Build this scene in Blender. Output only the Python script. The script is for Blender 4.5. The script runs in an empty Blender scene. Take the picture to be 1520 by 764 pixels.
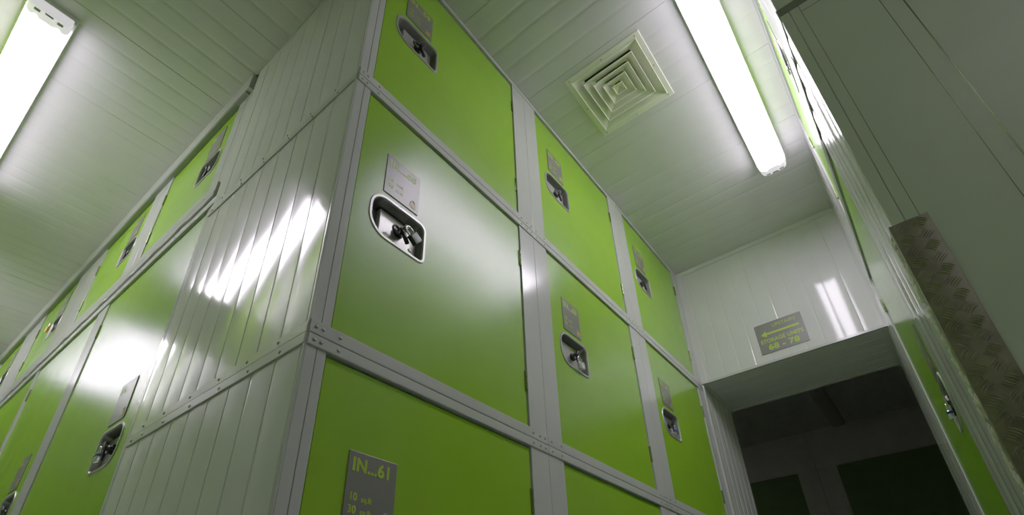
import bpy, bmesh, math, random
from mathutils import Vector, Matrix
random.seed(7)
PI = math.pi
scene = bpy.context.scene
col = scene.collection

# ------------------------------------------------------------------ materials
def nodes_of(name):
    m = bpy.data.materials.new(name); m.use_nodes = True
    nt = m.node_tree
    return m, nt, nt.nodes['Principled BSDF']

def mat(name, rgb, rough=.4, metal=0., bump=None, var=0., spec=.5, coat=0., rough_var=0., vscale=6.):
    """principled material with noise colour variation and an optional fine bump (scale, strength)"""
    m, nt, b = nodes_of(name)
    b.inputs['Base Color'].default_value = (*rgb, 1)
    b.inputs['Roughness'].default_value = rough
    b.inputs['Metallic'].default_value = metal
    b.inputs['Specular IOR Level'].default_value = spec
    b.inputs['Coat Weight'].default_value = coat
    b.inputs['Coat Roughness'].default_value = .08
    tc = nt.nodes.new('ShaderNodeTexCoord')
    if var or rough_var:
        n = nt.nodes.new('ShaderNodeTexNoise'); n.inputs['Scale'].default_value = vscale; n.inputs['Detail'].default_value = 5
        nt.links.new(tc.outputs['Object'], n.inputs['Vector'])
        if var:
            r = nt.nodes.new('ShaderNodeValToRGB')
            r.color_ramp.elements[0].position = .3; r.color_ramp.elements[1].position = .7
            r.color_ramp.elements[0].color = (*[c*(1-var) for c in rgb], 1)
            r.color_ramp.elements[1].color = (*[min(1, c*(1+var)) for c in rgb], 1)
            nt.links.new(n.outputs['Fac'], r.inputs['Fac']); nt.links.new(r.outputs['Color'], b.inputs['Base Color'])
        if rough_var:
            mr = nt.nodes.new('ShaderNodeMapRange')
            mr.inputs['To Min'].default_value = rough - rough_var; mr.inputs['To Max'].default_value = rough + rough_var
            nt.links.new(n.outputs['Fac'], mr.inputs['Value']); nt.links.new(mr.outputs['Result'], b.inputs['Roughness'])
    if bump:
        n2 = nt.nodes.new('ShaderNodeTexNoise'); n2.inputs['Scale'].default_value = bump[0]; n2.inputs['Detail'].default_value = 2
        nt.links.new(tc.outputs['Object'], n2.inputs['Vector'])
        bp = nt.nodes.new('ShaderNodeBump'); bp.inputs['Strength'].default_value = bump[1]; bp.inputs['Distance'].default_value = .001
        nt.links.new(n2.outputs['Fac'], bp.inputs['Height']); nt.links.new(bp.outputs['Normal'], b.inputs['Normal'])
    return m

def emit(name, rgb, s):
    m, nt, b = nodes_of(name)
    b.inputs['Base Color'].default_value = (.9, .9, .9, 1)
    b.inputs['Emission Color'].default_value = (*rgb, 1); b.inputs['Emission Strength'].default_value = s
    return m

M = {}
M['panel'] = mat('white_panel_paint', (.64, .645, .63), .09, var=.03, bump=(14, .05), rough_var=.03)
M['ceil'] = mat('white_ceiling_paint', (.60, .60, .588), .24, var=.03, bump=(10, .05))
M['endpanel'] = mat('matt_panel_paint', (.62, .66, .57), .38, var=.03)
M['frame'] = mat('grey_frame_paint', (.52, .525, .515), .15, var=.03)
M['green'] = mat('lime_powder_coat', (.235, .49, .020), .21, var=.04, bump=(420, .22), rough_var=.02, spec=.42)
M['green_edge'] = mat('lime_door_edge', (.10, .20, .01), .5, var=.05)
M['plate'] = mat('grey_plate_metal', (.19, .18, .176), .32, .15, var=.05)
M['lime_text'] = mat('lime_lettering', (.40, .60, .02), .45, var=.02)
M['emblem_orange'] = mat('emblem_orange', (.62, .36, .04), .4, var=.05)
M['emblem_grey'] = mat('emblem_blue_grey', (.40, .47, .50), .35, var=.05)
M['steel'] = mat('brushed_stainless', (.50, .49, .49), .32, .55, var=.06, vscale=30)
M['steel_dark'] = mat('pressed_stainless_well', (.24, .24, .23), .34, .75, var=.08, vscale=20)
M['black'] = mat('black_plastic', (.012, .012, .012), .35, var=.1)
M['zinc'] = mat('zinc_plated_steel', (.42, .43, .40), .28, .8, var=.06)
M['hinge'] = mat('hinge_metal', (.20, .25, .12), .26, .6, var=.08)
M['rivet'] = mat('rivet_aluminium', (.34, .34, .34), .35, .7, var=.05)
M['rail_dark'] = mat('dark_grey_rail', (.17, .18, .16), .5, var=.05)
M['grey_dark'] = mat('dull_grey_profile', (.27, .29, .27), .4, var=.05)
M['gap'] = mat('dark_gap', (.012, .013, .012), .7, var=.1)
M['lock_silver'] = mat('padlock_chrome', (.78, .78, .80), .16, .9, var=.03)
M['lock_black'] = mat('padlock_dark_green', (.012, .028, .018), .38, .0, var=.1)
M['lock_blue'] = mat('padlock_blue_band', (.02, .03, .26), .35, var=.05)
M['lock_brass'] = mat('padlock_brass', (.62, .34, .04), .28, .8, var=.05)
M['sealant'] = mat('aged_sealant', (.74, .73, .60), .6, var=.25, vscale=60, bump=(90, .6))
M['tread'] = mat('worn_tread_plate', (.19, .17, .125), .42, .35, var=.35, vscale=18, rough_var=.1)
M['tread_bar'] = mat('rubbed_tread_bars', (.40, .365, .28), .35, .5, var=.3, vscale=40)
M['vent'] = mat('vent_cream_paint', (.74, .75, .60), .38, var=.02)
M['tray'] = mat('lamp_white_metal', (.75, .76, .75), .3, var=.02)
M['lamp'] = emit('lit_lamp_diffuser', (1.0, .905, 1.05), 17.)
M['lamp_side'] = emit('lit_lamp_side', (1.0, .90, 1.06), 11.)
M['lamp_fill'] = emit('fill_lamp_diffuser', (1.0, .92, 1.04), 3.3)  # for the added fill lamp behind the camera
M['lamp_fill_dim'] = emit('dim_fill_diffuser', (1.0, 1.0, .85), .7)  # for the added fill lamp in the dark corridor
M['lampend'] = emit('lamp_end_plastic', (1.0, .93, 1.03), .42)
M['unlit'] = mat('unlit_lamp_diffuser', (.42, .42, .40), .4, var=.03)
M['floor'] = mat('grey_floor_paint', (.26, .27, .26), .38, var=.12, bump=(40, .2))
M['darkpanel'] = mat('unlit_corridor_panel', (.62, .61, .58), .5, var=.04)
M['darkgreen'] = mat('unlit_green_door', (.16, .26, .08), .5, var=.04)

def opposite_material():
    m, nt, b = nodes_of('opposite_locker_fronts')
    tc = nt.nodes.new('ShaderNodeTexCoord'); mp = nt.nodes.new('ShaderNodeMapping')
    mp.inputs['Rotation'].default_value = (0, 0, 0)
    br = nt.nodes.new('ShaderNodeTexBrick'); br.offset = 0
    br.inputs['Color1'].default_value = (.20, .36, .02, 1); br.inputs['Color2'].default_value = (.22, .39, .02, 1)
    br.inputs['Mortar'].default_value = (.55, .57, .54, 1)
    br.inputs['Scale'].default_value = 1; br.inputs['Mortar Size'].default_value = .085
    br.inputs['Brick Width'].default_value = 1.07; br.inputs['Row Height'].default_value = 1.06
    sx = nt.nodes.new('ShaderNodeSeparateXYZ'); cx = nt.nodes.new('ShaderNodeCombineXYZ')
    nt.links.new(tc.outputs['Object'], sx.inputs[0])
    nt.links.new(sx.outputs['Y'], cx.inputs['X']); nt.links.new(sx.outputs['Z'], cx.inputs['Y'])
    nt.links.new(cx.outputs[0], br.inputs['Vector']); nt.links.new(br.outputs['Color'], b.inputs['Base Color'])
    b.inputs['Roughness'].default_value = .35
    return m
M['opposite'] = opposite_material()

# ------------------------------------------------------------------ mesh helpers
def obj(name, me, material=None, parent=None, loc=(0, 0, 0), rot=(0, 0, 0)):
    o = bpy.data.objects.new(name, me); col.objects.link(o)
    if material is not None and not me.materials: me.materials.append(material)
    if parent is not None: o.parent = parent
    o.location = loc; o.rotation_euler = rot
    return o

def mesh_from(bm, name, smooth=None):
    bmesh.ops.recalc_face_normals(bm, faces=bm.faces)
    me = bpy.data.meshes.new(name); bm.to_mesh(me); bm.free()
    if smooth is not None:
        for p in me.polygons: p.use_smooth = True
        me.set_sharp_from_angle(angle=math.radians(smooth))
    return me

def bx(bm, x0, x1, y0, y1, z0, z1, bev=0., seg=2):
    t = bmesh.new()
    vs = [t.verts.new((x, y, z)) for x in (x0, x1) for y in (y0, y1) for z in (z0, z1)]
    for f in ((0, 1, 3, 2), (4, 6, 7, 5), (0, 4, 5, 1), (2, 3, 7, 6), (0, 2, 6, 4), (1, 5, 7, 3)):
        t.faces.new([vs[i] for i in f])
    if bev:
        bmesh.ops.bevel(t, geom=t.edges[:], offset=bev, segments=seg, affect='EDGES', profile=.5)
    merge(bm, t)

def merge(bm, t, mtx=None):
    me = bpy.data.meshes.new('tmp'); t.to_mesh(me); t.free()
    if mtx is not None: me.transform(mtx)
    bm.from_mesh(me); bpy.data.meshes.remove(me)

def cyl(bm, c, axis, r, h, r2=None, seg=20, bev=0.):
    t = bmesh.new()
    bmesh.ops.create_cone(t, cap_ends=True, segments=seg, radius1=r, radius2=r if r2 is None else r2, depth=h)
    if bev: bmesh.ops.bevel(t, geom=[e for e in t.edges if len(e.link_faces) == 2 and e.calc_face_angle() > 1], offset=bev, segments=2, affect='EDGES')
    q = Vector((0, 0, 1)).rotation_difference(Vector(axis))
    merge(bm, t, Matrix.Translation(c) @ q.to_matrix().to_4x4())

def tube(bm, pts, r, seg=10, closed=False):
    n = len(pts); rings = []
    for i, p in enumerate(pts):
        p = Vector(p)
        a = Vector(pts[(i-1) % n] if closed or i > 0 else pts[i]); b = Vector(pts[(i+1) % n] if closed or i < n-1 else pts[i])
        d = (b-a).normalized(); up = Vector((0, 1, 0)) if abs(d.y) < .9 else Vector((1, 0, 0))
        s = d.cross(up).normalized(); u = s.cross(d)
        rings.append([bm.verts.new(p + r*(math.cos(2*PI*k/seg)*s + math.sin(2*PI*k/seg)*u)) for k in range(seg)])
    for i in range(n if closed else n-1):
        A, B = rings[i], rings[(i+1) % n]
        for k in range(seg): bm.faces.new((A[k], A[(k+1) % seg], B[(k+1) % seg], B[k]))
    if not closed: bm.faces.new(rings[0][::-1]); bm.faces.new(rings[-1])

CACHE = {}
def cached(key, fn):
    if key not in CACHE: CACHE[key] = fn()
    return CACHE[key]

def boxobj(name, m, parent, x0, x1, y0, y1, z0, z1, bev=.0015):
    bm = bmesh.new(); bx(bm, x0, x1, y0, y1, z0, z1, bev)
    return obj(name, mesh_from(bm, name), m, parent)

def tag(o, label=None, cat=None, group=None, kind=None):
    if label: o['label'] = label
    if cat: o['category'] = cat
    if group: o['group'] = group
    if kind: o['kind'] = kind
    return o

def empty(name, loc, rz=0.):
    o = bpy.data.objects.new(name, None); col.objects.link(o)
    o.location = loc; o.rotation_euler = (0, 0, rz); o.empty_display_size = .1
    return o

def text(name, s, size, m, parent, x, z, y, bold=.02, align='LEFT', wide=1.0, shear=0.):
    """flat lettering in the local XZ plane, facing local -Y"""
    c = bpy.data.curves.new(name, 'FONT'); c.body = s; c.size = size; c.offset = bold*size; c.extrude = .0001
    c.align_x = align; c.resolution_u = 3; c.space_character = 1.04
    o = bpy.data.objects.new(name, c); col.objects.link(o)
    dg = bpy.context.evaluated_depsgraph_get()
    me = bpy.data.meshes.new_from_object(o.evaluated_get(dg))
    bpy.data.objects.remove(o); bpy.data.curves.remove(c)
    me.transform(Matrix.Rotation(PI/2, 4, 'X') @ Matrix.Diagonal((wide, 1, 1, 1)))
    me.name = name; me.materials.clear()
    return obj(name, me, m, parent, (x, y, z))

# ------------------------------------------------------------------ ribbed cladding
def ribbed(fn, u0, u1, v0, v1, joint0, pitch=.51, ribs=5, depth=.0011, bow=.0004, jd=.003, gw=.0055):
    """sandwich-panel skin: joints every `pitch`, shallow grooves between, each band slightly bowed.
    fn(u, v, d) -> xyz, d = height out of the nominal plane"""
    rp = pitch/ribs; us = []
    k0 = math.floor((u0-joint0)/rp)-1; k1 = math.ceil((u1-joint0)/rp)+1
    for k in range(k0, k1+1):
        c = joint0 + k*rp; j = (k % ribs == 0)
        g = .003 if j else gw
        dd = -jd if j else -depth
        us += [(c-g, 0), (c-g*.35, dd), (c+g*.35, dd), (c+g, 0)]
        a, b = c+g, c+rp-g
        b_ = bow*(.6+.8*((k*37) % 11)/10.)
        for i in range(1, 8):
            t = i/8; us.append((a+(b-a)*t, b_*4*t*(1-t)))
    us = [(u, d) for u, d in us if u0 < u < u1]
    us = [(u0, 0)] + us + [(u1, 0)]
    bm = bmesh.new()
    A = [bm.verts.new(fn(u, v0, d)) for u, d in us]; B = [bm.verts.new(fn(u, v1, d)) for u, d in us]
    for i in range(len(us)-1): bm.faces.new((A[i], A[i+1], B[i+1], B[i]))
    me = bpy.data.meshes.new('ribbed'); bm.to_mesh(me); bm.free()
    for p in me.polygons: p.use_smooth = True
    me.set_sharp_from_angle(angle=math.radians(12))
    return me

def structure(name, me, m):
    o = obj(name, me, m); o['kind'] = 'structure'; return o

def sbox(name, m, *b, bev=0.):
    bm = bmesh.new(); bx(bm, *b, bev); return structure(name, mesh_from(bm, name), m)

# ------------------------------------------------------------------ dimensions (metres)
H = 3.048            # ceiling
R1, R2, R0 = 2.05, 1.05, .05   # centre lines of the rails
XB = [0., .9584, 1.9643, 2.966]
W = -1.136           # face of the right-hand bank
XR = .79             # near end of the right-hand bank
XF = 2.966; XO = 3.57
LZ = 2.077           # underside of the lintel
SD = .95             # locker depth
ZR = 2.165           # rail of the tall banks

# ------------------------------------------------------------------ locker parts (local: X right, Z up, front faces -Y)
def rrect(w, h, radii, seg=8):
    """rounded rectangle, radii = (tl, tr, br, bl); returns XZ points counter-clockwise"""
    tl, tr, br, bl = radii; pts = []
    for (cx, cz, r, a0) in ((w/2-br, -h/2+br, br, -PI/2), (w/2-tr, h/2-tr, tr, 0), (-w/2+tl, h/2-tl, tl, PI/2), (-w/2+bl, -h/2+bl, bl, PI)):
        for i in range(seg+1):
            a = a0 + PI/2*i/seg; pts.append((cx+r*math.cos(a), cz+r*math.sin(a)))
    return pts

DW, DH = .224, .164    # latch dish
RAD = (.060, .034, .026, .072)
def mirror(pts, mir): return [(-x, z) for x, z in pts] if mir else pts

def door_mesh(w, h, hx, hz, mir):
    """slab with a hole for the dish, origin at its lower left front corner"""
    bm = bmesh.new(); ins = .006
    outer = [bm.verts.new((x, 0, z)) for x, z in ((0, 0), (w, 0), (w, h), (0, h))]
    hole = [bm.verts.new((hx+x*.95, 0, hz+z*.95)) for x, z in mirror(rrect(DW, DH, RAD), mir)]
    eds = []
    for loop in (outer, hole):
        for i in range(len(loop)): eds.append(bm.edges.new((loop[i], loop[(i+1) % len(loop)])))
    bmesh.ops.triangle_fill(bm, edges=eds, use_beauty=True)
    fs = bm.faces[:]
    r = bmesh.ops.extrude_face_region(bm, geom=fs)
    for v in [e for e in r['geom'] if isinstance(e, bmesh.types.BMVert)]: v.co.y += .018
    return mesh_from(bm, 'door')

def dish_mesh(mir):
    bm = bmesh.new()
    def loop(w, h, rad, y, dx=0): return [bm.verts.new((x+(-dx if mir else dx), y, z)) for x, z in mirror(rrect(w, h, rad), mir)]
    def sub(k): return tuple(max(.004, r-k) for r in RAD)
    L = [loop(DW, DH, RAD, 0), loop(DW-.004, DH-.004, sub(.002), -.0035), loop(DW-.018, DH-.018, sub(.009), -.0035),
         loop(DW-.024, DH-.024, sub(.012), .002), loop(DW-.030, DH-.036, sub(.016), .034), loop(DW-.040, DH-.046, sub(.021), .046)]
    for A, B in zip(L, L[1:]):
        n = len(A)
        for i in range(n): bm.faces.new((A[i], A[(i+1) % n], B[(i+1) % n], B[i]))
    bm.faces.new(L[-1])
    n = len(L[0])
    for i, f in enumerate(bm.faces): f.material_index = 1 if i >= 3*n else 0  # well faces darker: dark reflections of the recess put into the colour
    me = mesh_from(bm, 'latch_dish', 35); me.materials.append(M['steel']); me.materials.append(M['steel_dark']); return me

def latch_plate_mesh(mir):
    bm = bmesh.new(); s = -1 if mir else 1
    x0, x1 = -DW*.24, DW*.5-.017
    z0, z1 = -DH*.5+.020, DH*.5-.026
    a, b = sorted((s*x0, s*x1))
    bx(bm, a, b, .026, .045, z0, z1, .003)
    return mesh_from(bm, 'latch_plate')

def knob_mesh(mir):
    bm = bmesh.new(); s = -1 if mir else 1
    cyl(bm, (0, .020, 0), (0, 1, 0), .019, .012, .019, 24, .002)
    cyl(bm, (0, .006, 0), (0, 1, 0), .011, .020, .012, 20, .002)
    # turning handle: a tapered bar reaching down from the hub and a short lug above
    t = bmesh.new(); bx(t, -.006, .006, -.006, .006, -.046, .004, .003); merge(bm, t, Matrix.Translation((0, .004, 0)) @ Matrix.Rotation(s*-.55, 4, 'Y'))
    t = bmesh.new(); bx(t, -.008, .008, -.010, .004, -.004, .026, .003); merge(bm, t, Matrix.Translation((0, .004, 0)) @ Matrix.Rotation(s*.5, 4, 'Y'))
    # staple eye for a padlock
    tube(bm, [(s*-.024+.012*math.cos(a), .004, -.012+.012*math.sin(a)) for a in [2*PI*i/14 for i in range(14)]], .0042, 8, True)
    return mesh_from(bm, 'latch_knob', 40)

def hinge_mesh():
    bm = bmesh.new()
    for k in range(3): cyl(bm, (0, -.0015, -.027+.027*k), (0, 0, 1), .0042, .025, seg=12, bev=.001)
    bx(bm, -.007, .001, .000, .003, -.04, .04, .0005)
    bx(bm, -.001, .005, -.001, .001, -.04, .04, .0005)
    return mesh_from(bm, 'hinge', 40)

def rivet_mesh(r=.0040):
    bm = bmesh.new()
    rings = []
    for rr, y in ((1.25, 0), (1.2, -.0008), (1., -.0012), (.75, -.0024), (.4, -.0030)):
        rings.append([bm.verts.new((r*rr*math.cos(2*PI*k/10), y, r*rr*math.sin(2*PI*k/10))) for k in range(10)])
    for A, B in zip(rings, rings[1:]):
        for k in range(10): bm.faces.new((A[k], A[(k+1) % 10], B[(k+1) % 10], B[k]))
    bm.faces.new(rings[-1])
    return mesh_from(bm, 'rivet', 50)

def emblem(parent, x, z, y):
    bm = bmesh.new(); tube(bm, [(.009*math.cos(a), 0, .006+.012*math.sin(a)) for a in [PI*i/10 for i in range(11)]], .0018, 6)
    e = obj('padlock_emblem', mesh_from(bm, 'padlock_emblem', 40), M['emblem_grey'], parent, (x, y, z))
    e['label'] = 'small printed padlock with blue grey shackle'
    bm = bmesh.new(); bx(bm, -.014, .014, -.0008, 0, -.020, .006)
    bx(bm, -.0025, .0025, -.0012, -.0006, -.012, 0)
    o = obj('padlock_emblem', mesh_from(bm, 'padlock_emblem'), M['emblem_orange'], parent, (x, y, z))
    o['label'] = 'orange body of the printed padlock'; o.scale = e.scale = (.82, 1, .82)

def plate(parent, x, z, y, number, w=.140, h=.168, area=True):
    """number plate, x z = its lower left corner"""
    bm = bmesh.new(); bx(bm, 0, w, -.003, 0, 0, h, .001)
    p = obj('number_plate', mesh_from(bm, 'number_plate'), M['plate'], parent, (x, y, z))
    text('lettering', 'IN...' + number, .042, M['lime_text'], p, .010, h-.044, -.0034, .034, wide=.96)
    if area:
        for q, n_, u_ in ((.110, '10', 'sq.ft'), (.138, '30', 'cu.ft')):
            text('lettering', n_, .024, M['lime_text'], p, .011, h-q, -.0034, .026, wide=.9)
            text('lettering', u_, .0175, M['lime_text'], p, .044, h-q, -.0034, .026, wide=.95)
    emblem(p, w-.024, .030, -.0034)
    return p

def locker(loc, rz, label, w, z0, z1, door, mir, latch, number, wave=.010, group=None,
           stile_groove=None, rivets_b=(), rivets_t=(), rail_b=.037, rail_t=.031, rail_out=.004, carcass=True,
           plate_at=None, rail_wavy=False, tall=False, left_stile=True, door_y=.006, name='storage_locker', rail_x=None, depth=SD, hinges=True, green='green'):
    """one locker. w = unit width, door = (x0, x1, z0, z1) in unit coordinates, z from the floor.
    latch = (x, z) centre of the dish"""
    L = empty(name, loc, rz)
    tag(L, label, 'locker', group)
    dx0, dx1, dz0, dz1 = door
    def P(nm, m, *b, bev=.0012): return boxobj(nm, m, L, *b, bev=bev)
    # stiles
    def stile(x0, x1, groove):
        bm = bmesh.new()
        if groove:
            bx(bm, x0, groove-.0012, 0, .03, z0, z1, .0012); bx(bm, groove+.0012, x1, 0, .03, z0, z1, .0012)
            bx(bm, groove-.002, groove+.002, .004, .03, z0, z1)
        else: bx(bm, x0, x1, 0, .03, z0, z1, .0012)
        obj('stile', mesh_from(bm, 'stile'), M['frame'], L)
    gl, gr = stile_groove or (None, None)
    e = .0007
    stile(e, dx0-.0025, gl); stile(dx1+.0025, w-e, gr)
    # rails in front of the stiles
    rx0, rx1 = rail_x or (e, w-e)
    def rail(za, zb, riv, ri_z, wavy=False):
        bm = bmesh.new()
        if wavy:
            n = 110; rows = []
            for i in range(n+1):     # lower edge gapes in shallow waves over a near-black strip for gap shade
                x = rx0+(rx1-rx0)*i/n
                g = .004 + wave*max(0, math.sin(x*2*PI/.29+loc[1]*3)+.15*math.sin(x*31))
                rows.append([bm.verts.new((x, y, z)) for y, z in ((-rail_out, za+g), (-rail_out-.002, za+g+.004), (-rail_out-.002, za+.040), (-rail_out+.003, za+.043), (-rail_out+.003, za+.047),
                                                                 (-rail_out, za+.050), (-rail_out, zb), (.02, zb), (.02, za+g))])
            for A, B in zip(rows, rows[1:]):
                for k in range(9): bm.faces.new((A[k], A[(k+1) % 9], B[(k+1) % 9], B[k]))
            bm.faces.new(rows[0]); bm.faces.new(rows[-1][::-1])
            j = bmesh.new(); bx(j, rx0+.002, rx1-.002, -.0015, .01, za-.0005, za+.03)
            obj('rail_gap_shade', mesh_from(j, 'rail_gap_shade'), M['gap'], L)
        else: bx(bm, rx0, rx1, -rail_out, .02, za, zb, .0022)
        r = obj('rail', mesh_from(bm, 'rail'), M['frame'], L)
        for x in riv:
            obj('rivet', cached('rivet', rivet_mesh), M['rivet'], r, (x, -rail_out, ri_z))
    if rail_b: rail(z0+.0012, z0+rail_b, rivets_b, z0+rail_b*.52, rail_wavy == 'b')
    if rail_t: rail(z1-rail_t, z1-.0012, rivets_t, z1-rail_t*.52, rail_wavy == 't')
    # near-black strips paint the gap shade round the door, then the door itself
    bm = bmesh.new()
    for b_ in ((dx0-.004, dx0+.014, dz0-.004, dz1+.004), (dx1-.014, dx1+.004, dz0-.004, dz1+.004), (dx0+.014, dx1-.014, dz0-.004, dz0+.014), (dx0+.014, dx1-.014, dz1-.014, dz1+.004)):
        bx(bm, b_[0], b_[1], .0245, .029, b_[2], b_[3])
    obj('door_gap_shade', mesh_from(bm, 'door_gap_shade'), M['gap'], L)
    dw, dh = dx1-dx0-.006, dz1-dz0-.012
    hx, hz = latch[0]-dx0-.003, latch[1]-dz0-.004
    d = obj('door', door_mesh(dw, dh, hx, hz, mir), M[green], L, (dx0+.003, door_y, dz0+.004))
    if hinges:
        hxp = -.001 if mir else dw+.001
        for z in (.175, dh-.175):
            obj('hinge', cached('hinge', hinge_mesh), M['hinge'], d, (hxp, -.003, z), (0, 0, PI if False else 0))
    s = obj('latch_dish', cached(('dish', mir), lambda: dish_mesh(mir)), None, L, (latch[0], door_y, latch[1]))
    obj('latch_plate', cached(('lplate', mir), lambda: latch_plate_mesh(mir)), M['steel'], s)
    sg = -1 if mir else 1
    k = obj('latch_knob', cached(('knob', mir), lambda: knob_mesh(mir)), M['black'], s, (sg*.020, 0, .004)); k['label'] = 'black turning latch'
    obj('rivet', cached('rivet_big', lambda: rivet_mesh(.006)), M['zinc'], s, (sg*.072, .026, -.030))
    px, pz = plate_at or ((latch[0]-.066) if not mir else (latch[0]-.066), latch[1]+.095)
    plate(L, px, pz, door_y, number, area=bool(number))
    if carcass:
        bm = bmesh.new()
        bx(bm, .012, w-.003, .062, depth, z0+.003, z1-.003)
        obj('cabinet_body', mesh_from(bm, 'cabinet_body'), M['endpanel'], L)
    return L

# ------------------------------------------------------------------ the front bank: three columns of three
PLn, PRt = .099, .1035
EU, RB = .037, .031
rows = [(R0, R2), (R2, R1), (R1, H)]
nums = [('61', '60', '59'), ('62', '63', '64'), ('67', '66', '65')]
names_front = {
 '59': 'lime green locker marked IN...59 at the corner, topmost under the ceiling',
 '60': 'lime green locker marked IN...60 at the corner, glare on its door',
 '61': 'lime green locker marked IN...61 at the corner, lowest of its column',
 '62': 'lime green locker below the one marked IN...63, only its top showing',
 '63': 'lime green locker marked IN...63 with a shiny silver padlock',
 '64': 'lime green locker marked IN...64 under the ceiling beside the square vent',
 '65': 'lime green top locker touching the white end wall by the ceiling',
 '66': 'lime green locker beside the dark opening with a blue banded padlock',
 '67': 'lime green locker under the blue padlocked one next to the opening'}
front = {}
for c in range(3):
    w = XB[c+1]-XB[c]
    for r in range(3):
        z0, z1 = rows[r]; n = nums[c][r]
        dx0 = .057 if c == 0 else PLn
        dx1 = w-PRt
        top = r == 2
        dz0 = z0+EU; dz1 = z1-(.027 if top else RB)
        riv = [w-.09, w-.05, w-.02]
        riv = ([.016, .034, .082] if c == 0 else [.02, .082]) + riv
        L = locker((XB[c], 0, 0), 0, names_front[n], w, z0, z1, (dx0, dx1, dz0, dz1), False,
                   (dx0+.169, z0+.494), n, stile_groove=(.029, None) if c == 0 else None,
                   rivets_b=riv, rivets_t=() if top else riv, rail_t=.024 if top else RB, rail_out=.004,
                   plate_at=(dx0+.098, z0+.594), group='square lime green lockers facing the corridor')
        front[n] = L
        if c == 0:       # the corner units also show their side
            sd = .955
            def side(u, v, d): return (-.0005-d, u, v)
            me = ribbed(lambda u, v, d: (-.001-d, u, v), .001, sd, z0+.002, z1-.002, .33, pitch=.53)
            p = obj('side_panel', me, M['panel'], L); p['label'] = 'ribbed white side panel'
            # corner angle along the vertical edge
            boxobj('corner_trim', M['frame'], L, -.004, .004, 0.001, .008, z0, z1, bev=.001)
            zt = z1 if not top else None
            if not top:
                bm = bmesh.new(); 
                bx(bm, -.006, .004, .002, sd, z1-.030, z1-.001, .0015)
                a = obj('side_rail', mesh_from(bm, 'side_rail'), M['frame'], L)
                for y in (.10, .24, .38, .54, .70, .84, .92):
                    obj('rivet', cached('rivet', rivet_mesh), M['rivet'], a, (-.006, y, z1-.018), (0, 0, -PI/2))
            else:
                boxobj('side_rail', M['frame'], L, -.005, .004, .002, sd, H-.014, H-.001, bev=.001)
            if r > 0:
                bm = bmesh.new(); bx(bm, -.0045, .004, .002, sd, z0+.001, z0+.030, .0012)
                a = obj('side_rail', mesh_from(bm, 'side_rail'), M['panel'], L)
                for y in (.12, .26, .40, .56, .72, .86):
                    obj('rivet', cached('rivet', rivet_mesh), M['rivet'], a, (-.0045, y, z0+.016), (0, 0, -PI/2))

# ------------------------------------------------------------------ the left bank (faces -x)
LX = .010
def left(y0, y1, z0, z1, dy0, dy1, dz0, dz1, label, latch_off=.17, latch_z=None, number='', groove=None, plate_dz=None, **kw):
    """unit from y0 (near) to y1 (far); local X runs from far to near"""
    w = y1-y0
    lx1 = y1-dy0; lx0 = y1-dy1
    return locker((LX, y1, 0), -PI/2, label, w, z0, z1, (lx0, lx1, dz0, dz1), True, (lx1-latch_off, latch_z), number,
                  plate_at=(lx1-latch_off-.078, latch_z+.098 if plate_dz is None else latch_z+plate_dz), **kw)
UZ0, UZ1 = ZR+.03, H-.001
up = [(.965, 1.95, 1.125, 1.855, 'small green locker under the left ceiling, nearest to the white side panels'),
      (1.95, 3.02, 2.085, 2.82, 'small green locker under the left ceiling, second from the white side panels'),
      (3.02, 4.18, 3.29, 3.99, 'small green locker at far left under the ceiling, hung with an orange padlock'),
      (4.18, 5.35, 4.50, 5.20, 'small green locker under the left ceiling, cut by the left picture edge'),
      ]
UP = []
for i, (y0, y1, a, b, lab) in enumerate(up):
    UP.append(left(y0, y1, ZR, UZ1, a, b, 2.275, 2.925, lab, latch_off=.155, latch_z=2.585,
         rail_b=.10, rail_t=0, rail_out=.012, rail_wavy='b', rivets_b=(.12, .5, .86), group='small green lockers along the left ceiling',
         stile_groove=(None, (y1-y0)-.075) if i == 0 else None, rail_x=(0.001, (y1-y0)-.03) if i == 0 else None))
low = [(.965, 2.14, 1.035, 2.075, 'tall green locker beside the ribbed white side panels, blue padlock on it'),
       (2.14, 3.19, 2.225, 3.165, 'tall green locker at lower left, second from the ribbed white side panels'),
       (3.19, 4.26, 3.235, 4.19, 'tall green locker at the left picture edge, third from the side panels'),
       ]
LOW = []
for i, (y0, y1, a, b, lab) in enumerate(low):
    LOW.append(left(y0, y1, .05, ZR, a, b, .10, 2.125, lab, latch_off=.185, latch_z=1.095,
         rail_b=.05, rail_t=.042, rail_out=.006, rivets_t=(.15, .45, .8), group='tall green lockers along the left aisle',
         stile_groove=(None, (y1-y0)-.045) if i == 0 else None))
# plain continuation of the bank, out of the picture
bm = bmesh.new(); bx(bm, LX+.004, SD, 5.352, 9.0, ZR, H-.002)
bx(bm, LX+.004, SD, 4.262, 9.0, .05, ZR-.002)
structure('wall_left', mesh_from(bm, 'wall_left'), M['green'])
# ceiling trim over the left bank
bm = bmesh.new()
bx(bm, -.015, .022, 1.0, 9.0, 2.941, H-.0005, .002)
structure('trim_1', mesh_from(bm, 'trim_1'), M['frame'])
sbox('trim_12', M['grey_dark'], -.011, .022, 1.03, 9.0, 2.930, 2.9405, bev=.001)

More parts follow.
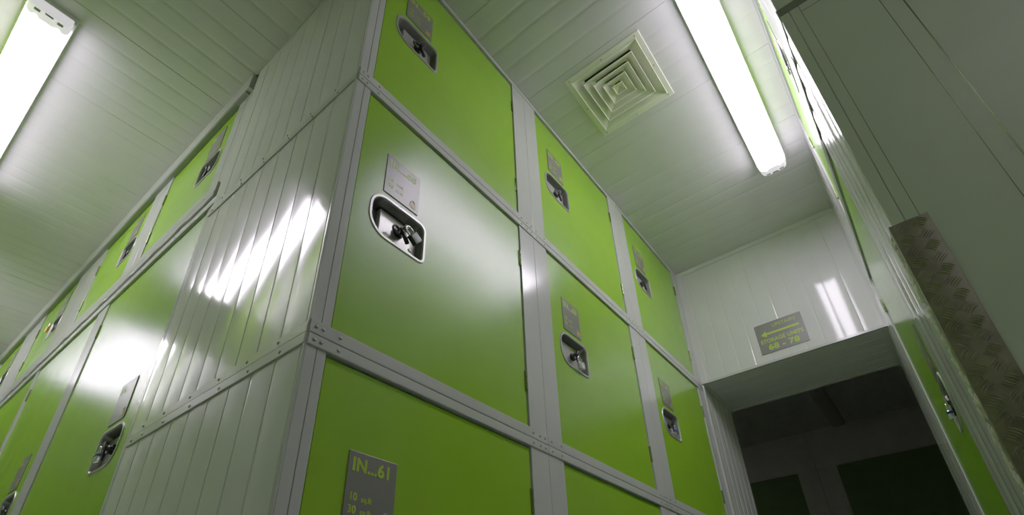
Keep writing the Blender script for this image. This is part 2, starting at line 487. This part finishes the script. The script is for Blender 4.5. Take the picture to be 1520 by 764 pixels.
# ------------------------------------------------------------------ the right bank (faces +y)
def right(x0, x1, z0, z1, da, db, dz0, dz1, label, latch_off, latch_z, **kw):
    w = x1-x0; lx1 = x1-da; lx0 = x1-db
    return locker((x1, W, 0), PI, label, w, z0, z1, (lx0, lx1, dz0, dz1), True, (lx1-latch_off, latch_z), '',
                  plate_at=(lx1-latch_off-.078, latch_z+.10), depth=.9, **kw)
RU = right(.97, 2.30, ZR, H-.001, 1.14, 2.055, 2.25, 3.0, 'small green locker seen edge-on above the tall right-hand one, beside the lit lamp',
      .17, 2.585, wave=.008, rail_b=.065, rail_t=.02, rail_out=.003, rail_wavy='b', rivets_b=(.1, .3, .5, .7, .9, 1.1))
RT = right(1.372, 2.56, .05, ZR, 1.376, 2.49, .10, 2.14, 'tall green locker right of the dark opening, behind the tread plate corner',
      .20, 1.075, rail_b=.05, rail_t=.025, rail_out=.003, rivets_t=(.15, .45, .8))
rb = empty('storage_locker', (XR, W, 0))
tag(rb, 'white ribbed end unit of the right bank with a tread plate on its corner', 'locker')
p = obj('side_panel', ribbed(lambda u, v, d: (u-XR, d-.002, v), XR+.03, 1.369, .06, ZR-.002, 1.32, pitch=.6, ribs=5, depth=.005, bow=.003), M['panel'], rb)
p['label'] = 'ribbed white panel facing the corridor'
boxobj('stile', M['frame'], rb, .001, .036, -.03, 0, .05, ZR-.001)
boxobj('stile', M['frame'], rb, .001, .178, -.03, 0, ZR+.066, H-.001)
boxobj('rail', M['frame'], rb, .001, .1785, -.02, .003, ZR+.001, ZR+.065)
boxobj('cabinet_body', M['endpanel'], rb, .012, .575, -.9, -.062, .05, ZR-.002, bev=0)
bm = bmesh.new()                        # long blind end panel facing the side aisle
ys = -1.5
bx(bm, -.002, .008, -.027, -.001, .05, 2.185, .001)
bx(bm, -.002, .008, -.90, -.029, .05, 2.185, .001)
q = obj('end_panel', mesh_from(bm, 'end_panel'), M['endpanel'], rb); q['label'] = 'dull grey green panel facing the side aisle'
for yy, ww in ((-.057, .0006), (-.226, .0008), (-.268, .0016), (-.50, .0008), (-.742, .0008), (-.784, .0016)):
    bm = bmesh.new(); bx(bm, -.0028, 0, yy-ww, yy+ww, .05, 2.185)
    if abs(yy+.057) < .001: bx(bm, -.0028, 0, -.9, yy, 2.150, 2.1512)
    obj('panel_joint', mesh_from(bm, 'panel_joint'), M['hinge'], q)
boxobj('end_panel', M['endpanel'], rb, -.002, .008, -.90, -.001, 2.225, H-.001, bev=.001)
b2 = boxobj('end_rail', M['rail_dark'], rb, 0, .010, -.90, -.0015, 2.184, 2.226, bev=0)  # dark grey strip at the seam between the end panels
# rest of the right bank beyond the picture's right edge
sbox('wall_right', M['endpanel'], XR, XF, -4.0, W-.902, 0, H)
# upper right part next to the end wall: plain white post
sbox('trim_2', M['panel'], 2.302, XF-.001, W-.06, W, ZR, H-.001)
structure('wall_jamb_right', ribbed(lambda u, v, d: (u, W+d, v), 2.562, XO, 0, ZR-.002, 2.60, pitch=.5, ribs=5, depth=.004, bow=.0018), M['panel'])
sbox('trim_3', M['frame'], 1.0, XF-.002, W, W+.010, H-.016, H-.0005)

# tread plate corner guard
cg = empty('corner_guard', (XR-.003, W+.003, 0))
tag(cg, 'worn dark tread plate corner guard on the right-hand bank', 'corner guard')
GW, GT, GH = .074, .005, 1.252
bm = bmesh.new()
bx(bm, -GT, 0, -GW, GT, .02, GH, .0012)
bx(bm, 0, .062, 0, GT, .02, GH-.004, .0012)
def bar(bm, mtx):
    t = bmesh.new(); n = 6; rr = []
    for i in range(n+1):
        s = i/n*2-1; wd = .0018*(1-.75*s*s); h = .0026*(1-.8*s*s); cz = .0022*(1-s*s)
        rr.append([t.verts.new((s*.0125, 0, cz-wd)), t.verts.new((s*.0125, -h, cz)), t.verts.new((s*.0125, 0, cz+wd))])
    for A, B in zip(rr, rr[1:]):
        t.faces.new((A[0], A[1], B[1], B[0])).material_index = 1; t.faces.new((A[1], A[2], B[2], B[1])).material_index = 1
    merge(bm, t, mtx)
for i in range(2):
    for j in range(36):
        y = -.016-.036*i; z = 1.232-.0345*j
        sgn = 1 if (i+j) % 2 else -1
        for k in range(5):
            o_ = (k-2)*.0056
            m_ = Matrix.Translation((-GT, y, z)) @ Matrix.Rotation(-PI/2, 4, 'Z') @ Matrix.Rotation(sgn*.72, 4, 'Y') @ Matrix.Translation((0, 0, o_))
            bar(bm, m_)
me = mesh_from(bm, 'tread_plate', 50); me.materials.append(M['tread']); me.materials.append(M['tread_bar']); obj('tread_plate', me, None, cg)
bm = bmesh.new(); pts = []
random.seed(3)
n = 170
for i in range(n):
    z = .05+(GH-.06)*i/(n-1)
    s = .0040+.0065*random.random()
    t = bmesh.new(); bmesh.ops.create_icosphere(t, subdivisions=1, radius=1)
    merge(bm, t, Matrix.Translation((.006+.050*random.random()**.6, GT+.0004, z)) @ Matrix.Diagonal((s*1.3, s*.55, s*(1+1.6*random.random()), 1)))
o = obj('sealant', mesh_from(bm, 'sealant', 60), M['sealant'], cg); o['label'] = 'ragged pale sealant along the plate edge'; 

# ------------------------------------------------------------------ room shell
sbox('floor', M['floor'], -1.6, 7.4, -4.1, 9.1, -.05, 0)
# ceilings: over the side aisle the ribs run across it, over the corridor likewise
structure('ceiling', ribbed(lambda u, v, d: (v, u, H-d), -4., 9., -1.6, 0., .786, pitch=.508, depth=.0014, bow=.0005, jd=.0028, gw=.010), M['ceil'])
bm = bmesh.new(); VX, VY, VH = 1.247, -.428, .1885
for u0, u1, v0, v1 in ((0., VX-VH, W-.9, .05), (VX-VH, VX+VH, W-.9, VY-VH), (VX-VH, VX+VH, VY+VH, .05), (VX+VH, XF+.02, W-.9, .05)):
    bm.from_mesh(ribbed(lambda u, v, d: (u, v, H-d), u0, u1, v0, v1, .994, pitch=.517, depth=.0014, bow=.0005, jd=.0028, gw=.010))
bmesh.ops.remove_doubles(bm, verts=bm.verts, dist=.0001)
me = bpy.data.meshes.new('ceiling_corridor'); bm.to_mesh(me); bm.free()
for p in me.polygons: p.use_smooth = True
me.set_sharp_from_angle(angle=math.radians(12))
structure('ceiling_corridor', me, M['ceil'])
sbox('ceiling_core', M['darkpanel'], -1.7, 7.5, -4.2, 9.2, H+.09, H+.14)
sbox('wall_back', M['opposite'], -1.06, -.96, -4., 9., 0, H+.09)
sbox('wall_north', M['panel'], -.96, SD, 9.0, 9.1, 0, H+.09)
sbox('wall_south', M['panel'], -.96, XR, -4.1, -4.0, 0, H+.09)
# end wall over the opening, its soffit and jambs
structure('wall_end', ribbed(lambda u, v, d: (XF-d, -u, v), 0., -W, LZ, H, .49, pitch=.53, ribs=5, depth=.0009, bow=.0004), M['panel'])
sbox('wall_end_core', M['darkpanel'], XF+.006, XO, W-.9, .95, LZ+.012, H+.09)
me = ribbed(lambda u, v, d: (u, v, LZ-d), XF+.002, XO, W, 0, 3.1, pitch=.40, ribs=4, depth=.002, bow=.0008)
structure('trim_4', me, M['panel'])
sbox('trim_5', M['frame'], XF-.004, XF+.022, W, 0, LZ-.003, LZ+.014)
sbox('trim_6', M['panel'], XO-.035, XO, W, 0, LZ-.005, LZ)
sbox('trim_7', M['panel'], XF-.009, XF, -.045, 0, LZ, H, bev=.001)
sbox('trim_8', M['panel'], XF-.012, XF, W, 0, H-.034, H, bev=.002)
sbox('trim_9', M['panel'], XF+.02, XO, W, W+.030, LZ-.006, LZ)
sbox('trim_10', M['panel'], XF+.02, XO, -.030, 0, LZ-.006, LZ)
structure('wall_jamb_left', ribbed(lambda u, v, d: (u, -d, v), XF, XO, 0, LZ, 3.02, pitch=.5, ribs=5, depth=.0025, bow=.0012), M['panel'])
sbox('trim_11', M['frame'], XF-.0005, XF+.03, -.010, .02, 0, LZ-.006, bev=.002)
# the unlit corridor past the opening
DX = 7.25
sbox('wall_far', M['darkpanel'], DX+.03, DX+.12, -4.0, 4.0, 0, H+.09)
sbox('wall_dark_left', M['darkpanel'], XO, DX, 2.6, 2.7, 0, H+.09)
sbox('wall_dark_right', M['darkpanel'], XO, DX, -3.1, -3.0, 0, H+.09)
sbox('wall_dark_near', M['darkpanel'], XO-.05, XO, .952, 2.6, 0, H+.09)
sbox('wall_dark_near_right', M['darkpanel'], XO-.05, XO, -3.0, W-.902, 0, H+.09)
sbox('wall_jamb_core', M['darkpanel'], XF+.03, XO-.002, .004, .94, 0, LZ+.01)
sbox('wall_jamb_core_right', M['darkpanel'], 2.58, XO-.002, W-.90, W-.008, 0, LZ+.08)
sbox('ceiling_dark', M['darkpanel'], XO, DX+.03, -3.0, 2.6, H, H+.05)
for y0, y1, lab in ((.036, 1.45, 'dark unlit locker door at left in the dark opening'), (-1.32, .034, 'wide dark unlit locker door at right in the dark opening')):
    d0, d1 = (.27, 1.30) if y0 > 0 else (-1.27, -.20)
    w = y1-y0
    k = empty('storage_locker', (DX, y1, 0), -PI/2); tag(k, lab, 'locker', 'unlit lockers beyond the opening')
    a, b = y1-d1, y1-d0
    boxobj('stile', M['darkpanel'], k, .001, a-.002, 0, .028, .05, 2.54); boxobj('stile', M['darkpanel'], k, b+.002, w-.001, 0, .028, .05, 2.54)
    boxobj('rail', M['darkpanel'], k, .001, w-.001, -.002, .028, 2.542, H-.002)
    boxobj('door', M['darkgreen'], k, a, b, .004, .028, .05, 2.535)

# ------------------------------------------------------------------ lamps
def lamp(loc, rz, length, width, label, lit='lamp', group='long fluorescent ceiling lamps'):
    """ceiling batten, local X along its length, origin at the ceiling"""
    L = empty('ceiling_light', loc, rz); tag(L, label, 'light', group)
    h = length/2; w = width/2
    def prof(x, k=1., dz=0):   # cross-section: flat sides, rounded lower corners
        pts = [(-w*k, -.034), (-w*k, -.066)]
        for i in range(1, 6): a = PI+PI/2*i/6; pts.append((-w*k+.026+.026*math.cos(a), -.068+.026*math.sin(a)))
        pts += [(-w*k+.028, -.094), (w*k-.028, -.094)]
        for i in range(1, 6): a = -PI/2+PI/2*i/6; pts.append((w*k-.026+.026*math.cos(a), -.068+.026*math.sin(a)))
        pts += [(w*k, -.066), (w*k, -.034)]
        return [(x, y, z+dz) for y, z in pts]
    def loft(name, xs, m, par):
        bm = bmesh.new(); R_ = [[bm.verts.new(p) for p in prof(x, k)] for x, k in xs]
        n = len(R_[0])
        for A, B in zip(R_, R_[1:]):
            for i in range(n): bm.faces.new((A[i], A[(i+1) % n], B[(i+1) % n], B[i]))
        bm.faces.new(R_[0]); bm.faces.new(R_[-1][::-1])
        me = mesh_from(bm, name, 40)
        if name == 'diffuser' and lit == 'lamp':
            me.materials.append(m); me.materials.append(M['lamp_side'])
            for p in me.polygons:
                if abs(p.normal.y) > .8: p.material_index = 1
        return obj(name, me, m, par)
    boxobj('tray', M['tray'], L, -h+.004, h-.004, -w-.006, w+.006, -.048, -.001, bev=.003)
    loft('diffuser', [(-h+.055, 1), (h-.055, 1)], M[lit], L)
    for s in (-1, 1):
        e = loft('end_cap', [(s*(h-.0545), .985), (s*(h-.020), .98), (s*(h-.004), .93), (s*h, .86)], M['lampend'] if lit != 'unlit' else M['unlit'], L)
        bm = bmesh.new()   # glowing tube ends showing through the clear end of the cover
        for yy in (-w*.52, w*.52):
            t = bmesh.new(); bmesh.ops.create_uvsphere(t, u_segments=20, v_segments=10, radius=1)
            merge(bm, t, Matrix.Translation((s*(h-.056), yy, -.068)) @ Matrix.Diagonal((.034, w*.40, .0285, 1)))
        g = obj('tube', mesh_from(bm, 'tube', 60), M[lit], L)
        bm = bmesh.new()
        for yy in (-w*.52, w*.52): bx(bm, *sorted((s*(h-.022), s*(h-.006))), yy-.012, yy+.012, -.0985, -.080, .003)
        o = obj('lamp_holder', mesh_from(bm, 'lamp_holder'), M['zinc'], e)
        bm = bmesh.new(); bx(bm, *sorted((s*(h-.012), s*(h-.002))), -.016, .016, -.0962, -.089, .002)
        obj('clip', mesh_from(bm, 'clip'), M['steel_dark'], e)
    return L
lamp((1.545, -.924, H), 0, 1.49, .148, 'lit fluorescent ceiling lamp on the right, beyond the square vent')
lamp((-.745, 2.13, H), PI/2, 1.52, .165, 'lit fluorescent ceiling lamp at the upper left corner of the photo')
lamp((-.745, 4.50, H), PI/2, 1.52, .165, 'lit fluorescent ceiling lamp farther down the left aisle, outside the view')
lamp((-.745, -2.6, H), PI/2, 1.52, .165, 'added fill lamp in the aisle behind the camera, outside the view', lit='lamp_fill')  # unseen lamp added as fill for the end panel and lower doors
lamp((5.2, 1.9, H), 0, 1.3, .165, 'added dim fill lamp for the dark corridor, outside the view', lit='lamp_fill_dim')  # unseen lamp added to lift the dark corridor
lamp((6.4, -.40, H), 0, 1.3, .165, 'unlit lamp on the ceiling of the dark corridor beyond the opening', lit='unlit')

# ------------------------------------------------------------------ square ceiling vent
V = empty('ceiling_vent', (1.247, -.428, H)); tag(V, 'square cream louvred air vent on the ceiling between lockers and lamp', 'vent')
def ring(bm, loops):
    R_ = [[bm.verts.new((sx*a, sy*a, z)) for sx, sy in ((-1, -1), (1, -1), (1, 1), (-1, 1))] for a, z in loops]
    for A, B in zip(R_, R_[1:]):
        for i in range(4): bm.faces.new((A[i], A[(i+1) % 4], B[(i+1) % 4], B[i]))
bm = bmesh.new(); ring(bm, [(.217, -.0005), (.217, -.004), (.214, -.006), (.189, -.006), (.187, -.009), (.185, -.006), (.136, .025), (.136, .027), (.184, .004)])
F = obj('vent_frame', mesh_from(bm, 'vent_frame'), M['vent'], V)
for a, run in ((.142, .050), (.104, .050), (.066, .050)):
    bm = bmesh.new(); ring(bm, [(a-run, .027), (a-.003, -.004), (a-.0018, -.011), (a, -.011), (a+.0005, -.003), (a-run+.002, .029), (a-run, .027)])
    obj('louver', mesh_from(bm, 'louver'), M['vent'], V)
bm = bmesh.new(); ring(bm, [(.001, .012), (.0255, -.004), (.0262, -.011), (.028, -.011), (.0285, -.003), (.010, .015), (.001, .016)])
obj('center_cone', mesh_from(bm, 'center_cone'), M['vent'], V)
bm = bmesh.new(); ring(bm, [(.188, .0), (.188, .075), (.001, .075)])
obj('vent_duct', mesh_from(bm, 'vent_duct'), M['gap'], V)
for x, y in ((-.2, -.19), (-.2, .19), (.2, -.19), (.2, .19), (0, -.2), (0, .2), (-.2, 0), (.2, 0)):
    obj('screw', cached('rivet', rivet_mesh), M['zinc'], V, (x, y, -.006), (PI/2, 0, 0))

# ------------------------------------------------------------------ direction sign on the end wall
S = empty('direction_sign', (XF-.0015, -.433, 2.144), -PI/2)
tag(S, 'grey direction sign reading STORAGE UNITS 68 - 78 above the opening', 'sign')
SW, SH = .298, .224
boxobj('sign_plate', M['plate'], S, 0, SW, -.003, 0, 0, SH, bev=.0008)
text('lettering', 'UPSTAIRS', .034, M['lime_text'], S, .185, SH-.044, -.0034, .0, 'CENTER')
text('lettering', 'STORAGE UNITS', .0385, M['lime_text'], S, SW/2, .076, -.0034, .022, 'CENTER', wide=.90)
text('lettering', '68 - 78', .056, M['lime_text'], S, SW/2, .020, -.0034, .028, 'CENTER', wide=1.15)
bm = bmesh.new()
pts = [(.028, .140), (.064, .163), (.064, .147), (.270, .147), (.270, .133), (.064, .133), (.064, .117)]
bm.faces.new([bm.verts.new((x, -.0038, z)) for x, z in pts])
obj('arrow', mesh_from(bm, 'arrow'), M['lime_text'], S)
for x, z in ((.008, .216), (.290, .216), (.290, .008)):
    obj('screw', cached('rivet', rivet_mesh), M['zinc'], S, (x, -.003, z))

# ------------------------------------------------------------------ padlocks
def padlock(loc, rz, tilt, body, label, band=None, w=.036, h=.030, group=None):
    """origin at the top of the shackle; hangs down local -Z, front faces local -Y"""
    P = empty('padlock', loc, rz); tag(P, label, 'padlock', group)
    P.rotation_euler = (0, tilt, rz)
    t = Matrix.Identity(4)
    bm = bmesh.new(); bx(bm, -w/2, w/2, -.008, .008, -.026-h, -.026, .004, 3)
    b = obj('padlock_body', mesh_from(bm, 'padlock_body', 40), body, P)
    if band is not None:
        bm = bmesh.new(); bx(bm, -w/2-.0012, w/2+.0012, -.0092, .0092, -.026-h*.42, -.026-h*.06, .003, 2)
        o = obj('band', mesh_from(bm, 'band', 40), band, b); o['label'] = 'blue band round the padlock body'
    bm = bmesh.new(); r = w*.30
    pts = [(r, 0, -.030), (r, 0, -r)] + [(r*math.cos(a), 0, -r+r*math.sin(a)) for a in [PI*i/10 for i in range(1, 10)]] + [(-r, 0, -r), (-r, 0, -.030)]
    tube(bm, pts, .0033, 8)
    obj('shackle', mesh_from(bm, 'shackle', 50), M['lock_silver'], P)
    return P
def front_lock(n, dx, dz, tilt, *a, **k):
    c = {'60': 0, '63': 1, '66': 2}[n]
    x = XB[c] + (.057 if c == 0 else PLn)+.169; return padlock((x+dx, -.006, R2+.494+dz), 0, tilt, *a, **k)
front_lock('60', .022, .012, -.95, M['lock_black'], 'dark green padlock on the latch of the locker marked IN...60', w=.042, h=.036)
front_lock('63', .012, -.010, -.30, M['lock_silver'], 'shiny silver padlock on the latch of the locker marked IN...63', w=.044, h=.034)
front_lock('66', .010, -.008, -.15, M['lock_silver'], 'silver padlock with a blue band, on the locker beside the dark opening', band=M['lock_blue'])
padlock((LX-.008, 1.035+.185+.018, 1.098), -PI/2, .0, M['lock_silver'], 'silver padlock with a blue band on the near tall left locker', band=M['lock_blue'])
padlock((LX-.020, 3.29+.155+.02, 2.600), -PI/2, .3, M['lock_brass'], 'orange brass padlock on a small locker at far left', w=.05, h=.044)
padlock((1.376+.20+.02, W+.006, 1.075), PI, 0, M['lock_silver'], 'silver padlock with a blue band on the tall right locker', band=M['lock_blue'])

# ------------------------------------------------------------------ camera and world
cam = bpy.data.cameras.new('camera'); co = bpy.data.objects.new('camera', cam); col.objects.link(co)
R = [[0.6163243014370106, -0.7868701093574639, -0.03130154082395012], [0.3919909775159576, 0.3410200701476134, -0.8544286894191935], [0.6829988499289473, 0.514335243548689, 0.518624939854849]]
mx = Matrix(((R[0][0], -R[1][0], -R[2][0], -.5424), (R[0][1], -R[1][1], -R[2][1], -.9858), (R[0][2], -R[1][2], -R[2][2], .3582), (0, 0, 0, 1)))
co.matrix_world = mx
cam.sensor_fit = 'HORIZONTAL'; cam.sensor_width = 36; cam.lens = 804.435/1520*36
cam.shift_x = (760-759.0)/1520; cam.shift_y = (519.29-382)/1520
cam.clip_start = .02; cam.clip_end = 60
scene.camera = co

wd = bpy.data.worlds.new('world'); scene.world = wd; wd.use_nodes = True
wd.node_tree.nodes['Background'].inputs[0].default_value = (.5, .55, .5, 1)
wd.node_tree.nodes['Background'].inputs[1].default_value = .0
scene.view_settings.view_transform = 'Standard'; scene.view_settings.look = 'None'
scene.view_settings.exposure = .05; scene.view_settings.gamma = 1.4
scene.cycles.use_denoising = True
scene.cycles.max_bounces = 12; scene.cycles.diffuse_bounces = 6; scene.cycles.glossy_bounces = 5
scene.cycles.sample_clamp_indirect = 6
